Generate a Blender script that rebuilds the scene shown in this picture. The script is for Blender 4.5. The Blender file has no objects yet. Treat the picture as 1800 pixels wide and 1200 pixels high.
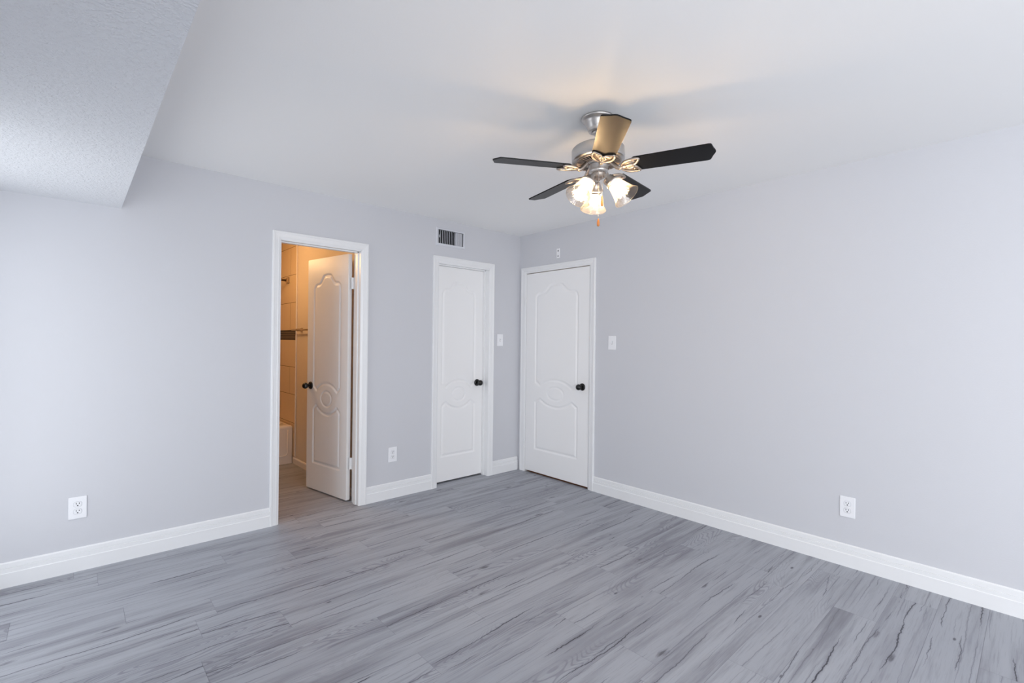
import bpy, bmesh, math, random
import numpy as np
from mathutils import Matrix, Vector
random.seed(7)
C = bpy.context.scene.collection
S = bpy.context.scene
PI = math.pi

# ------------------------------------------------------------------ camera
yaw, pitch, roll, f_px = 0.739591, 0.00040562, 0.0112288, 846.7074
fw = Vector((math.sin(yaw) * math.cos(pitch), math.cos(yaw) * math.cos(pitch), math.sin(pitch)))
rt = fw.cross(Vector((0, 0, 1))).normalized()
up = rt.cross(fw)
R2 = math.cos(roll) * rt + math.sin(roll) * up
U2 = math.cos(roll) * up - math.sin(roll) * rt
cd = bpy.data.cameras.new('camera')
cam = bpy.data.objects.new('camera', cd)
C.objects.link(cam)
cd.sensor_fit = 'HORIZONTAL'
cd.sensor_width = 36.0
cd.lens = f_px / 1800 * 36.0
cd.clip_start = 0.02
cam.matrix_world = Matrix(((R2.x, U2.x, -fw.x, -3.47097), (R2.y, U2.y, -fw.y, -3.69104),
                           (R2.z, U2.z, -fw.z, 1.33320), (0, 0, 0, 1)))
S.camera = cam

# ------------------------------------------------------------------ world, daylight, exposure
S.view_settings.view_transform = 'Standard'
S.view_settings.look = 'None'
S.view_settings.gamma = 1.0
S.view_settings.exposure = 0.20
S.view_settings.use_curve_mapping = False
S.cycles.use_denoising = True
S.cycles.max_bounces = 14
S.cycles.diffuse_bounces = 8
S.cycles.transparent_max_bounces = 16
S.cycles.caustics_reflective = False
S.cycles.caustics_refractive = False
S.cycles.sample_clamp_indirect = 6.0
w = bpy.data.worlds.new('world')
S.world = w
w.use_nodes = True
bg = w.node_tree.nodes['Background']
bg.inputs[0].default_value = (0.80, 0.88, 1.0, 1)
bg.inputs[1].default_value = 1.0


def area(name, loc, rot, sx, sy, power, col):
    d = bpy.data.lights.new(name, 'AREA')
    d.shape = 'RECTANGLE'
    d.size, d.size_y, d.energy, d.color = sx, sy, power, col
    o = bpy.data.objects.new(name, d)
    o.location, o.rotation_euler = loc, rot
    C.objects.link(o)
    return o


# daylight entering by the left window and by the wide window behind the camera
DAY = (0.975, 0.985, 1.0)
area('daylight_left', (-4.12, -0.725, 1.05), (0, -PI / 2, 0), 1.90, 1.05, 14, DAY)
area('daylight_patio', (-4.12, -5.15, 1.05), (0, -PI / 2, 0), 1.90, 2.30, 72, DAY)
area('daylight_front', (-2.6, -7.37, 1.25), (PI / 2, 0, 0), 2.5, 2.0, 88, DAY)
# ceiling lamp of the bathroom
bl = bpy.data.lights.new('bathroom_lamp', 'POINT')
bl.energy, bl.color, bl.shadow_soft_size = 19, (1.0, 0.60, 0.27), 0.10
bo = bpy.data.objects.new('bathroom_lamp', bl)
bo.location = (-2.50, 1.38, 2.20)
C.objects.link(bo)
# unseen fill light added to brighten the hall floor under the right-hand door
hl = bpy.data.lights.new('hall_floor_fill', 'POINT')
hl.energy, hl.color, hl.shadow_soft_size = 5, (1.0, 0.72, 0.45), 0.10
ho = bpy.data.objects.new('hall_floor_fill', hl)
ho.location = (0.60, -0.50, 2.25)
C.objects.link(ho)


# ------------------------------------------------------------------ helpers
def srgb(r, g, b):
    return tuple((c / 255 / 12.92 if c / 255 <= 0.04045 else ((c / 255 + 0.055) / 1.055) ** 2.4) for c in (r, g, b)) + (1,)


def mat(name, col, rough=0.5, metal=0.0, spec=0.5, bump=None, coat=0.0):
    m = bpy.data.materials.new(name)
    m.use_nodes = True
    nt = m.node_tree
    p = nt.nodes['Principled BSDF']
    p.inputs['Base Color'].default_value = col
    p.inputs['Roughness'].default_value = rough
    p.inputs['Metallic'].default_value = metal
    p.inputs['Specular IOR Level'].default_value = spec
    p.inputs['Coat Weight'].default_value = coat
    if bump:
        scale, strength, dist = bump
        tc = nt.nodes.new('ShaderNodeTexCoord')
        n = nt.nodes.new('ShaderNodeTexNoise')
        n.inputs['Scale'].default_value = scale
        n.inputs['Detail'].default_value = 3
        b = nt.nodes.new('ShaderNodeBump')
        b.inputs['Strength'].default_value = strength
        b.inputs['Distance'].default_value = dist
        nt.links.new(tc.outputs['Object'], n.inputs['Vector'])
        nt.links.new(n.outputs['Fac'], b.inputs['Height'])
        nt.links.new(b.outputs['Normal'], p.inputs['Normal'])
    return m


class MB:
    """collects shapes into one mesh object"""

    def __init__(self):
        self.v, self.f, self.mi, self.sm = [], [], [], []
        self.cur = 0

    def add(self, vs, fs, smooth=False):
        n = len(self.v)
        self.v += [tuple(x) for x in vs]
        self.f += [tuple(n + i for i in q) for q in fs]
        self.mi += [self.cur] * len(fs)
        self.sm += [smooth] * len(fs)
        return self

    def box(self, a, b):
        x0, y0, z0 = (min(p, q) for p, q in zip(a, b))
        x1, y1, z1 = (max(p, q) for p, q in zip(a, b))
        v = [(x0, y0, z0), (x1, y0, z0), (x1, y1, z0), (x0, y1, z0), (x0, y0, z1), (x1, y0, z1), (x1, y1, z1), (x0, y1, z1)]
        return self.add(v, [(3, 2, 1, 0), (4, 5, 6, 7), (0, 1, 5, 4), (1, 2, 6, 5), (2, 3, 7, 6), (3, 0, 4, 7)])

    def bbox(self, a, b, r=0.004, seg=2):
        """box with bevelled edges"""
        bm = bmesh.new()
        bmesh.ops.create_cube(bm, size=1)
        for v in bm.verts:
            v.co = Vector([(a[i] + b[i]) / 2 + v.co[i] * abs(b[i] - a[i]) for i in range(3)])
        bmesh.ops.bevel(bm, geom=list(bm.edges), offset=r, segments=seg, profile=0.5, affect='EDGES')
        bm.verts.index_update()
        self.add([v.co for v in bm.verts], [[v.index for v in q.verts] for q in bm.faces])
        bm.free()
        return self

    def lathe(self, prof, seg=40, M=None, smooth=True):
        vs, fs = [], []
        k = len(prof)
        for i in range(seg):
            a = 2 * PI * i / seg
            for r, z in prof:
                vs.append((r * math.cos(a), r * math.sin(a), z))
        for i in range(seg):
            j = (i + 1) % seg
            for q in range(k - 1):
                fs.append((i * k + q, j * k + q, j * k + q + 1, i * k + q + 1))
        if M is not None:
            vs = [M @ Vector(x) for x in vs]
        return self.add(vs, fs, smooth)

    def tube(self, pts, r, seg=8, closed=False, smooth=True, flat=None):
        """round (or flattened) tube along points"""
        pts = [Vector(p) for p in pts]
        n = len(pts)
        rr = r if isinstance(r, (list, tuple)) else [r] * n
        vs, fs = [], []
        ref = None
        for i, p in enumerate(pts):
            if closed:
                t = pts[(i + 1) % n] - pts[i - 1]
            else:
                t = pts[min(i + 1, n - 1)] - pts[max(i - 1, 0)]
            t.normalize()
            if ref is None:
                ref = Vector((0, 0, 1)) if abs(t.z) < 0.9 else Vector((1, 0, 0))
            u = (ref - t * ref.dot(t)).normalized()
            v = t.cross(u)
            if flat is None:
                ref = u
            for k in range(seg):
                a = 2 * PI * k / seg
                vs.append(p + u * (rr[i] * (flat or 1) * math.cos(a)) + v * (rr[i] * math.sin(a)))
        m = n if closed else n - 1
        for i in range(m):
            j = (i + 1) % n
            for k in range(seg):
                l = (k + 1) % seg
                fs.append((i * seg + k, i * seg + l, j * seg + l, j * seg + k))
        if not closed:
            fs.append(tuple(range(seg))[::-1])
            fs.append(tuple((n - 1) * seg + k for k in range(seg)))
        return self.add(vs, fs, smooth)

    def prism(self, outline, z0, z1, M=None):
        n = len(outline)
        vs = [(x, y, z0) for x, y in outline] + [(x, y, z1) for x, y in outline]
        fs = [tuple(range(n))[::-1], tuple(range(n, 2 * n))] + [(i, (i + 1) % n, n + (i + 1) % n, n + i) for i in range(n)]
        if M is not None:
            vs = [M @ Vector(x) for x in vs]
        return self.add(vs, fs)

    def xf(self, M):
        self.v = [tuple(M @ Vector(p)) for p in self.v]
        return self

    def build(self, name, mats, parent=None, fix=True):
        me = bpy.data.meshes.new(name)
        me.from_pydata(self.v, [], self.f)
        for m in (mats if isinstance(mats, (list, tuple)) else [mats]):
            me.materials.append(m)
        me.polygons.foreach_set('material_index', self.mi)
        me.polygons.foreach_set('use_smooth', self.sm)
        if fix:
            bm = bmesh.new()
            bm.from_mesh(me)
            bmesh.ops.recalc_face_normals(bm, faces=bm.faces)
            bm.to_mesh(me)
            bm.free()
        me.update()
        o = bpy.data.objects.new(name, me)
        C.objects.link(o)
        if parent is not None:
            o.parent = parent
        return o


def tag(o, label, cat, kind=None, group=None):
    o['label'] = label
    o['category'] = cat
    if kind:
        o['kind'] = kind
    if group:
        o['group'] = group
    return o


def empty(name, loc, rot=(0, 0, 0)):
    o = bpy.data.objects.new(name, None)
    o.location, o.rotation_euler = loc, rot
    o.empty_display_size = 0.05
    C.objects.link(o)
    return o


def copy_tree(o, parent=None):
    c = o.copy()
    C.objects.link(c)
    c.parent = parent
    for ch in list(o.children):
        copy_tree(ch, c)
    return c


# ------------------------------------------------------------------ materials
M_wall = mat('wall_paint', srgb(207, 208.3, 213), 0.55, bump=(150, 0.10, 0.004), spec=0.35)
M_ceil = mat('ceiling_paint', srgb(245, 245, 244), 0.8, bump=(120, 0.08, 0.003), spec=0.2)
M_trim = mat('white_trim_paint', srgb(236, 237, 238), 0.32, spec=0.45)
M_door = mat('white_door_paint', srgb(243, 243, 243), 0.38, spec=0.4)
M_plastic = mat('white_plastic', srgb(240, 241, 244), 0.3)
M_dark = mat('dark_recess', srgb(22, 22, 24), 0.8, spec=0.1)
M_black = mat('black_metal', srgb(10, 10, 11), 0.28, metal=0.0, spec=0.5)
M_nickel = mat('brushed_nickel', (0.60, 0.58, 0.56, 1), 0.36, metal=1.0)
M_nickel2 = mat('antique_nickel', (0.44, 0.385, 0.34, 1), 0.40, metal=1.0)
M_vent = mat('vent_paint', srgb(214, 216, 222), 0.45)
M_bath = mat('bathroom_paint', srgb(220, 205, 186), 0.5, bump=(140, 0.1, 0.004))
M_tub = mat('tub_enamel', srgb(236, 228, 222), 0.2)
M_tile = mat('beige_tile', srgb(214, 190, 156), 0.3, bump=(9, 0.05, 0.004))
M_grout = mat('tile_grout', srgb(120, 96, 70), 0.8)
M_mosaic = mat('dark_mosaic', srgb(14, 10, 9), 0.4, spec=0.25)
M_bronze = mat('satin_bronze', (0.50, 0.38, 0.24, 1), 0.3, metal=1.0)
M_wood = mat('pull_wood', srgb(196, 122, 60), 0.4)
M_hall = mat('hall_wood', srgb(120, 74, 45), 0.5)
M_blade = mat('black_blade', srgb(15, 15, 17), 0.36, spec=0.20)


def soffit_material():
    m = mat('knockdown_paint', srgb(228, 230, 233), 0.42, spec=0.5)
    nt = m.node_tree
    p = nt.nodes['Principled BSDF']
    tc = nt.nodes.new('ShaderNodeTexCoord')
    n = nt.nodes.new('ShaderNodeTexNoise')
    n.inputs['Scale'].default_value = 75
    n.inputs['Detail'].default_value = 2
    n.inputs['Roughness'].default_value = 0.6
    r = nt.nodes.new('ShaderNodeValToRGB')
    r.color_ramp.elements[0].position = 0.45
    r.color_ramp.elements[1].position = 0.62
    b = nt.nodes.new('ShaderNodeBump')
    b.inputs['Strength'].default_value = 0.45
    b.inputs['Distance'].default_value = 0.004
    nt.links.new(tc.outputs['Object'], n.inputs['Vector'])
    nt.links.new(n.outputs['Fac'], r.inputs['Fac'])
    nt.links.new(r.outputs['Color'], b.inputs['Height'])
    nt.links.new(b.outputs['Normal'], p.inputs['Normal'])
    return m


def pane_material():
    m = bpy.data.materials.new('window_pane')
    m.use_nodes = True
    nt = m.node_tree
    nt.nodes.remove(nt.nodes['Principled BSDF'])
    out = nt.nodes['Material Output']
    t = nt.nodes.new('ShaderNodeBsdfTransparent')
    g = nt.nodes.new('ShaderNodeBsdfGlossy')
    g.inputs['Roughness'].default_value = 0.02
    mx = nt.nodes.new('ShaderNodeMixShader')
    mx.inputs[0].default_value = 0.05
    nt.links.new(t.outputs[0], mx.inputs[1])
    nt.links.new(g.outputs[0], mx.inputs[2])
    nt.links.new(mx.outputs[0], out.inputs['Surface'])
    return m


def shade_material():
    """seeded clear glass lamp shade"""
    m = bpy.data.materials.new('seeded_glass')
    m.use_nodes = True
    nt = m.node_tree
    nt.nodes.remove(nt.nodes['Principled BSDF'])
    out = nt.nodes['Material Output']
    t = nt.nodes.new('ShaderNodeBsdfTransparent')
    t.inputs[0].default_value = (0.97, 0.96, 0.94, 1)
    tr = nt.nodes.new('ShaderNodeBsdfTranslucent')
    tr.inputs[0].default_value = (0.40, 0.37, 0.34, 1)
    g = nt.nodes.new('ShaderNodeBsdfGlossy')
    g.inputs['Roughness'].default_value = 0.12
    lw = nt.nodes.new('ShaderNodeLayerWeight')
    lw.inputs['Blend'].default_value = 0.35
    tc = nt.nodes.new('ShaderNodeTexCoord')
    vo = nt.nodes.new('ShaderNodeTexVoronoi')
    vo.inputs['Scale'].default_value = 90
    bp = nt.nodes.new('ShaderNodeBump')
    bp.inputs['Strength'].default_value = 0.5
    bp.inputs['Distance'].default_value = 0.003
    nt.links.new(tc.outputs['Object'], vo.inputs['Vector'])
    nt.links.new(vo.outputs['Distance'], bp.inputs['Height'])
    nt.links.new(bp.outputs['Normal'], g.inputs['Normal'])
    nt.links.new(bp.outputs['Normal'], lw.inputs['Normal'])
    m1 = nt.nodes.new('ShaderNodeMixShader')
    m1.inputs[0].default_value = 0.45
    m2 = nt.nodes.new('ShaderNodeMixShader')
    mp = nt.nodes.new('ShaderNodeMapRange')
    mp.inputs[3].default_value = 0.16
    mp.inputs[4].default_value = 0.75
    nt.links.new(tr.outputs[0], m1.inputs[1])
    nt.links.new(g.outputs[0], m1.inputs[2])
    nt.links.new(lw.outputs['Facing'], mp.inputs[0])
    nt.links.new(mp.outputs[0], m2.inputs[0])
    nt.links.new(t.outputs[0], m2.inputs[1])
    nt.links.new(m1.outputs[0], m2.inputs[2])
    nt.links.new(m2.outputs[0], out.inputs['Surface'])
    return m


def bulb_material():
    m = bpy.data.materials.new('lit_bulb')
    m.use_nodes = True
    p = m.node_tree.nodes['Principled BSDF']
    p.inputs['Base Color'].default_value = (1, 0.95, 0.88, 1)
    p.inputs['Emission Color'].default_value = (1, 0.67, 0.35, 1)
    p.inputs['Emission Strength'].default_value = 125.0
    return m


def floor_material():
    """grey oak planks: every plank quad carries its own offset in the attribute 'pid'"""
    m = bpy.data.materials.new('grey_oak_plank')
    m.use_nodes = True
    nt = m.node_tree
    N, L = nt.nodes, nt.links
    p = N['Principled BSDF']
    p.inputs['Roughness'].default_value = 0.42
    p.inputs['Specular IOR Level'].default_value = 0.35
    geo = N.new('ShaderNodeNewGeometry')
    att = N.new('ShaderNodeAttribute')
    att.attribute_name = 'pid'
    sep = N.new('ShaderNodeSeparateXYZ')
    L.new(geo.outputs['Position'], sep.inputs[0])

    def math_(op, a, b=None, c=None):
        n = N.new('ShaderNodeMath')
        n.operation = op
        for i, x in enumerate((a, b, c)):
            if x is None:
                continue
            if isinstance(x, (int, float)):
                n.inputs[i].default_value = x
            else:
                L.new(x, n.inputs[i])
        return n.outputs[0]

    pid = att.outputs['Fac']

    def vec(sx, sy, k):
        c = N.new('ShaderNodeCombineXYZ')
        L.new(math_('MULTIPLY', sep.outputs['X'], sx), c.inputs[0])
        L.new(math_('MULTIPLY', sep.outputs['Y'], sy), c.inputs[1])
        L.new(math_('MULTIPLY', pid, k), c.inputs[2])
        return c.outputs[0]

    def noise(v, detail=2.0, rough=0.5, dist=0.0):
        n = N.new('ShaderNodeTexNoise')
        n.inputs['Scale'].default_value = 1.0
        n.inputs['Detail'].default_value = detail
        n.inputs['Roughness'].default_value = rough
        n.inputs['Distortion'].default_value = dist
        L.new(v, n.inputs['Vector'])
        return n.outputs['Fac']

    def ramp(x, a, b, lo=0.0, hi=1.0):
        n = N.new('ShaderNodeMapRange')
        n.interpolation_type = 'SMOOTHSTEP'
        n.inputs[1].default_value = a
        n.inputs[2].default_value = b
        n.inputs[3].default_value = lo
        n.inputs[4].default_value = hi
        L.new(x, n.inputs[0])
        return n.outputs[0]

    def mix(fac, a, b):
        n = N.new('ShaderNodeMix')
        n.data_type = 'RGBA'
        if isinstance(fac, (int, float)):
            n.inputs[0].default_value = fac
        else:
            L.new(fac, n.inputs[0])
        for i, x in ((6, a), (7, b)):
            if isinstance(x, tuple):
                n.inputs[i].default_value = x
            else:
                L.new(x, n.inputs[i])
        return n.outputs[2]

    # broad streaks of tone, plank to plank tone, fine grain
    broad = noise(vec(0.9, 13.0, 37.0), 5, 0.6)
    plank = ramp(math_('FRACT', math_('MULTIPLY', pid, 91.7)), 0, 1)
    grain = noise(vec(7.0, 190.0, 11.0), 3, 0.6)
    grain2 = noise(vec(3.0, 60.0, 23.0), 3, 0.6)
    light, midc, darkc = srgb(168, 171, 178), srgb(156, 159, 167), srgb(128, 129, 137)
    col = mix(ramp(broad, 0.28, 0.58), darkc, light)
    col = mix(math_('MULTIPLY', plank, 0.45), col, midc)
    col = mix(ramp(grain, 0.50, 0.78, 0, 0.40), col, srgb(122, 122, 131))
    col = mix(ramp(grain2, 0.55, 0.75, 0, 0.38), col, srgb(118, 118, 127))
    # cathedral rings in patches
    ring_src = noise(vec(1.1, 7.5, 53.0), 1.2, 0.5, 0.25)
    rings = math_('SINE', math_('MULTIPLY', ring_src, 260.0))
    patch = ramp(noise(vec(0.9, 4.5, 71.0), 1, 0.5), 0.54, 0.66)
    col = mix(math_('MULTIPLY', math_('MULTIPLY', ramp(rings, 0.1, 0.9), patch), 0.42), col, srgb(104, 102, 114))
    # dark drying cracks: long jagged lines that run along the plank and taper out
    crack = None
    for k, (per, wob, jag, mfreq, lo, hi, wdt, amt, colr) in enumerate((
            (7.0, 1.5, 0.16, 1.7, 0.49, 0.66, 0.024, 0.92, srgb(30, 30, 40)),
            (11.0, 1.8, 0.22, 2.3, 0.50, 0.67, 0.026, 0.75, srgb(60, 60, 70)),
            (23.0, 2.2, 0.30, 1.2, 0.50, 0.66, 0.040, 0.45, srgb(84, 84, 94)))):
        wv = math_('MULTIPLY', math_('SUBTRACT', noise(vec(0.8, 1.6, 13.0 + 19 * k), 2, 0.5), 0.5), wob)
        jg = math_('MULTIPLY', math_('SUBTRACT', noise(vec(17.0, 9.0, 31.0 + 7 * k), 3, 0.65), 0.5), jag)
        fld = math_('ADD', math_('ADD', math_('MULTIPLY', sep.outputs['Y'], per), math_('MULTIPLY', pid, 5.3)), math_('ADD', wv, jg))
        cell = math_('FLOOR', fld)
        dist = math_('ABSOLUTE', math_('SUBTRACT', math_('FRACT', fld), 0.5))
        mv = N.new('ShaderNodeCombineXYZ')
        L.new(math_('MULTIPLY', sep.outputs['X'], mfreq), mv.inputs[0])
        L.new(math_('MULTIPLY', cell, 7.31), mv.inputs[1])
        L.new(math_('MULTIPLY', pid, 3.7 + k), mv.inputs[2])
        m_ = ramp(noise(mv.outputs[0], 2, 0.6), lo, hi)
        width = math_('ADD', math_('MULTIPLY', m_, wdt), 0.0001)
        ln = ramp(math_('DIVIDE', dist, width), 0.45, 1.0, 1, 0)
        ln = math_('MULTIPLY', ln, ramp(m_, 0.0, 0.12))
        col = mix(math_('MULTIPLY', ln, amt), col, colr)
        halo = math_('MULTIPLY', ramp(math_('DIVIDE', dist, width), 0.8, 4.0, 1, 0), ramp(m_, 0.0, 0.3))
        col = mix(math_('MULTIPLY', halo, 0.22), col, srgb(104, 104, 114))
        crack = ln if crack is None else math_('MAXIMUM', crack, ln)
    # knots
    vo = N.new('ShaderNodeTexVoronoi')
    vo.inputs['Scale'].default_value = 1.0
    vo.inputs['Randomness'].default_value = 1.0
    L.new(vec(1.7, 5.2, 43.0), vo.inputs['Vector'])
    kn = ramp(math_('ADD', vo.outputs['Distance'], math_('MULTIPLY', math_('SUBTRACT', noise(vec(14, 70, 3.0), 2, 0.6), 0.5), 0.16)), 0.02, 0.09, 1, 0)
    col = mix(math_('MULTIPLY', kn, 0.75), col, srgb(70, 68, 76))
    vo2 = N.new('ShaderNodeTexVoronoi')
    vo2.inputs['Scale'].default_value = 1.0
    L.new(vec(3.4, 9.0, 61.0), vo2.inputs['Vector'])
    kn2 = math_('MULTIPLY', ramp(vo2.outputs['Distance'], 0.035, 0.075, 1, 0), ramp(noise(vec(2.0, 4.0, 19.0), 1, 0.5), 0.45, 0.55))
    col = mix(math_('MULTIPLY', kn2, 0.8), col, srgb(62, 61, 70))
    L.new(col, p.inputs['Base Color'])
    b = N.new('ShaderNodeBump')
    b.inputs['Strength'].default_value = 0.15
    b.inputs['Distance'].default_value = 0.001
    L.new(math_('SUBTRACT', grain2, crack), b.inputs['Height'])
    L.new(b.outputs['Normal'], p.inputs['Normal'])
    return m


M_soffit = soffit_material()
M_pane = pane_material()
M_shade = shade_material()
M_bulb = bulb_material()
M_floor = floor_material()

# ------------------------------------------------------------------ room shell
H = 2.44
T = 0.115            # partition thickness
XL, YF = -3.95, -7.20
BX0, BX1, BZ = -2.37, -1.76, 2.05       # bathroom doorway
KX0, KX1, KZ = -1.02, -0.42, 2.045      # closet doorway
RY0, RY1, RZ = -0.937, -0.105, 2.045    # right-hand doorway (in the wall x = 0)
VX0, VX1, VZ0, VZ1 = -1.030, -0.748, 2.222, 2.348   # air vent duct
L2 = (-6.30, -4.00, 0.10, 2.00)         # patio window further along
L1 = (-1.25, -0.20, 0.10, 2.00)         # left window   y0 y1 z0 z1
F1 = (-3.85, -1.35, 0.25, 2.25)         # front window  x0 x1 z0 z1


def wall(name, a0, a1, z0, z1, holes, place, thick, m, label):
    """slab with rectangular holes; place(a, z, d) maps along/height/depth to the room"""
    xs = sorted({a0, a1} | {h[0] for h in holes} | {h[1] for h in holes})
    zs = sorted({z0, z1} | {h[2] for h in holes} | {h[3] for h in holes})
    b = MB()

    def solid(i, j):
        if i < 0 or j < 0 or i >= len(xs) - 1 or j >= len(zs) - 1:
            return False
        cx, cz = (xs[i] + xs[i + 1]) / 2, (zs[j] + zs[j + 1]) / 2
        return not any(h[0] < cx < h[1] and h[2] < cz < h[3] for h in holes)
    for i in range(len(xs) - 1):
        for j in range(len(zs) - 1):
            if not solid(i, j):
                continue
            q = [(xs[i], zs[j]), (xs[i + 1], zs[j]), (xs[i + 1], zs[j + 1]), (xs[i], zs[j + 1])]
            for d in (0, thick):
                b.add([place(x, z, d) for x, z in q], [(0, 1, 2, 3)])
            for (di, dj, p, r) in ((0, -1, q[0], q[1]), (1, 0, q[1], q[2]), (0, 1, q[2], q[3]), (-1, 0, q[3], q[0])):
                if not solid(i + di, j + dj):
                    b.add([place(*p, 0), place(*r, 0), place(*r, thick), place(*p, thick)], [(0, 1, 2, 3)])
    o = b.build(name, m, fix=False)
    bm = bmesh.new()
    bm.from_mesh(o.data)
    bmesh.ops.remove_doubles(bm, verts=bm.verts, dist=1e-5)
    bmesh.ops.recalc_face_normals(bm, faces=bm.faces)
    bm.to_mesh(o.data)
    bm.free()
    return tag(o, label, 'wall', 'structure')


wall('wall_back', XL, 0.0, 0, H, [(BX0, BX1, 0, BZ), (KX0, KX1, 0, KZ), (VX0, VX1, VZ0, VZ1)],
     lambda a, z, d: (a, d, z), T, M_wall, 'pale grey painted wall with the bathroom doorway and narrow closet door')
wall('wall_right', YF, T, 0, H, [(RY0, RY1, 0, RZ)], lambda a, z, d: (d, a, z), T, M_wall,
     'long pale grey painted wall on the right with a closed white door')
wall('wall_left', YF, T, 0, H, [L1, L2], lambda a, z, d: (XL - d, a, z), T, M_wall, 'pale grey window wall under the lowered ceiling')
wall('wall_front', XL - T, T, 0, H, [F1], lambda a, z, d: (a, YF - d, z), T, M_wall, 'pale grey window wall facing the doors')

b = MB().box((XL - T, YF - T, H), (T, T, H + 0.1))
tag(b.build('ceiling', M_ceil), 'smooth white ceiling with the fan', 'ceiling', 'structure')
SX = -3.263
b = MB().box((XL, YF, 2.10), (SX, 0, H))
tag(b.build('ceiling_soffit', M_soffit), 'lowered textured ceiling box along the left side', 'ceiling', 'structure')

# floor: one quad per plank, rows of 0.18 m along x
FY0, FY1, FX0, FX1 = YF - T, 2.62, XL - T, 0.012
known = {}
for y, x in ((-.56, -3.674), (-.74, -2.055), (-.92, -2.94), (-.38, -2.785), (-1.46, -3.067), (-1.64, -2.378),
             (-2.0, -2.37), (-2.18, -1.70), (-2.54, -1.67), (-2.36, -1.15), (-3.08, -.59), (-2.90, -1.41)):
    known[math.floor((-0.47 - y) / 0.18)] = x
vs, fs, pid = [], [], []
r0 = math.floor((-0.47 - FY1) / 0.18)
r1 = math.ceil((-0.47 - FY0) / 0.18)
GAP = 0.0005
for r in range(r0, r1):
    yb, yt = max(-0.47 - (r + 1) * 0.18, FY0), min(-0.47 - r * 0.18, FY1)
    if yt - yb < 0.002:
        continue
    s = known.get(r, random.uniform(-1.22, 0))
    x = s - 1.22 * math.ceil((s - FX0) / 1.22 + 1)
    while x < FX1:
        xa, xb = max(x, FX0), min(x + 1.22, FX1)
        if xb - xa > 0.002:
            n = len(vs)
            g = GAP
            vs += [(xa + g, yb + g, 0), (xb - g, yb + g, 0), (xb - g, yt - g, 0), (xa + g, yt - g, 0)]
            fs.append((n, n + 1, n + 2, n + 3))
            pid.append(random.random() * 9.0 + 0.3)
        x += 1.22
n = len(vs)
vs += [(FX0, FY0, -0.0012), (FX1, FY0, -0.0012), (FX1, FY1, -0.0012), (FX0, FY1, -0.0012)]
vs += [(FX0, FY0, -0.1), (FX1, FY0, -0.1), (FX1, FY1, -0.1), (FX0, FY1, -0.1)]
nf = len(fs)
fs += [(n, n + 1, n + 2, n + 3), (n + 4, n + 7, n + 6, n + 5)] + [(n + i, n + 4 + i, n + 4 + (i + 1) % 4, n + (i + 1) % 4) for i in range(4)]
pid += [0.0] * 6
me = bpy.data.meshes.new('floor')
me.from_pydata(vs, [], fs)
me.materials.append(M_floor)
me.materials.append(mat('plank_seam', srgb(126, 126, 134), 0.7))
for i, q in enumerate(me.polygons):
    q.material_index = 1 if i >= nf else 0
at = me.attributes.new('pid', 'FLOAT', 'FACE')
at.data.foreach_set('value', pid)
fo = bpy.data.objects.new('floor', me)
C.objects.link(fo)
tag(fo, 'grey weathered oak plank floor', 'floor', 'structure')

# hall and closet behind the closed doors
b = MB().box((0.012, -1.3, -0.1), (1.0, 0.3, 0.0))
tag(b.build('floor_hall', M_hall), 'brown wooden hall floor glimpsed under the right door', 'floor', 'structure')
b = MB()
for lo, hi in (((1.0, -1.3, 0), (1.05, 0.3, H)), ((T, -1.35, 0), (1.0, -1.3, H)), ((T, 0.3, 0), (1.0, 0.35, H)), ((T, -1.35, H), (1.05, 0.35, H + .05))):
    b.box(lo, hi)
tag(b.build('wall_hall', M_wall), 'grey hall walls behind the right door', 'wall', 'structure')
b = MB()
for lo, hi in (((-1.30, 0.80, 0), (0, 0.85, H)), ((-1.30, T, 0), (-1.26, 0.80, H)), ((0.0, T, 0), (0.04, 0.85, H)), ((-1.30, T, H), (0.04, 0.85, H + .05))):
    b.box(lo, hi)
tag(b.build('wall_closet', M_wall), 'closet walls behind the narrow white door', 'wall', 'structure')

# bathroom shell
TWX = -1.694
b = MB().box((TWX, T, 0), (TWX + 0.08, 2.62, H))
tag(b.build('wall_bathroom_right', M_bath), 'warm lit bathroom wall carrying the towel bar', 'wall', 'structure')
b = MB().box((-3.5, 2.55, 0), (TWX, 2.62, H))
tag(b.build('wall_bathroom_back', M_tile), 'tiled bathroom wall behind the tub', 'wall', 'structure')
b = MB().box((-3.58, T, 0), (-3.5, 2.62, H))
tag(b.build('wall_bathroom_left', mat('bounce_cut_paint', srgb(112, 92, 72), 0.6)), 'far left bathroom wall', 'wall', 'structure')  # unseen wall, coloured dark to cut light bounced onto the open door
b = MB().box((-3.58, T, H), (TWX + 0.08, 2.62, H + 0.1))
tag(b.build('ceiling_bathroom', M_bath), 'bathroom ceiling', 'ceiling', 'structure')

# tile surround on the right bathroom wall: tile by tile, with a dark mosaic band
TY0, TY1, tx = 1.690, 2.55, TWX - 0.010
b = MB()
b.cur = 1
b.box((TWX - 0.0092, TY0, 0.075), (TWX, TY1, H))
b.cur = 0
rows = [(0.075, 0.43), (0.43, 0.736), (0.736, 1.033), (1.033, 1.3276), (1.431, 1.732), (1.732, 2.034), (2.034, 2.337), (2.337, H)]
for i, (z0, z1) in enumerate(rows):
    odd = i in (0, 2, 4, 6)
    ys = [TY0, 1.868, 2.475, TY1] if i in (2, 4, 6, 0) else [TY0, 2.171, TY1]
    for ya, yb in zip(ys, ys[1:]):
        b.box((tx, ya + .0035, z0 + .0025), (TWX - 0.002, yb - .0035, z1 - .0025))
b.cur = 2
b.box((TWX - 0.0095, TY0, 1.3276), (TWX - 0.001, TY1, 1.4310))
zz = 1.3296
hs = [0.017] * 5
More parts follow.
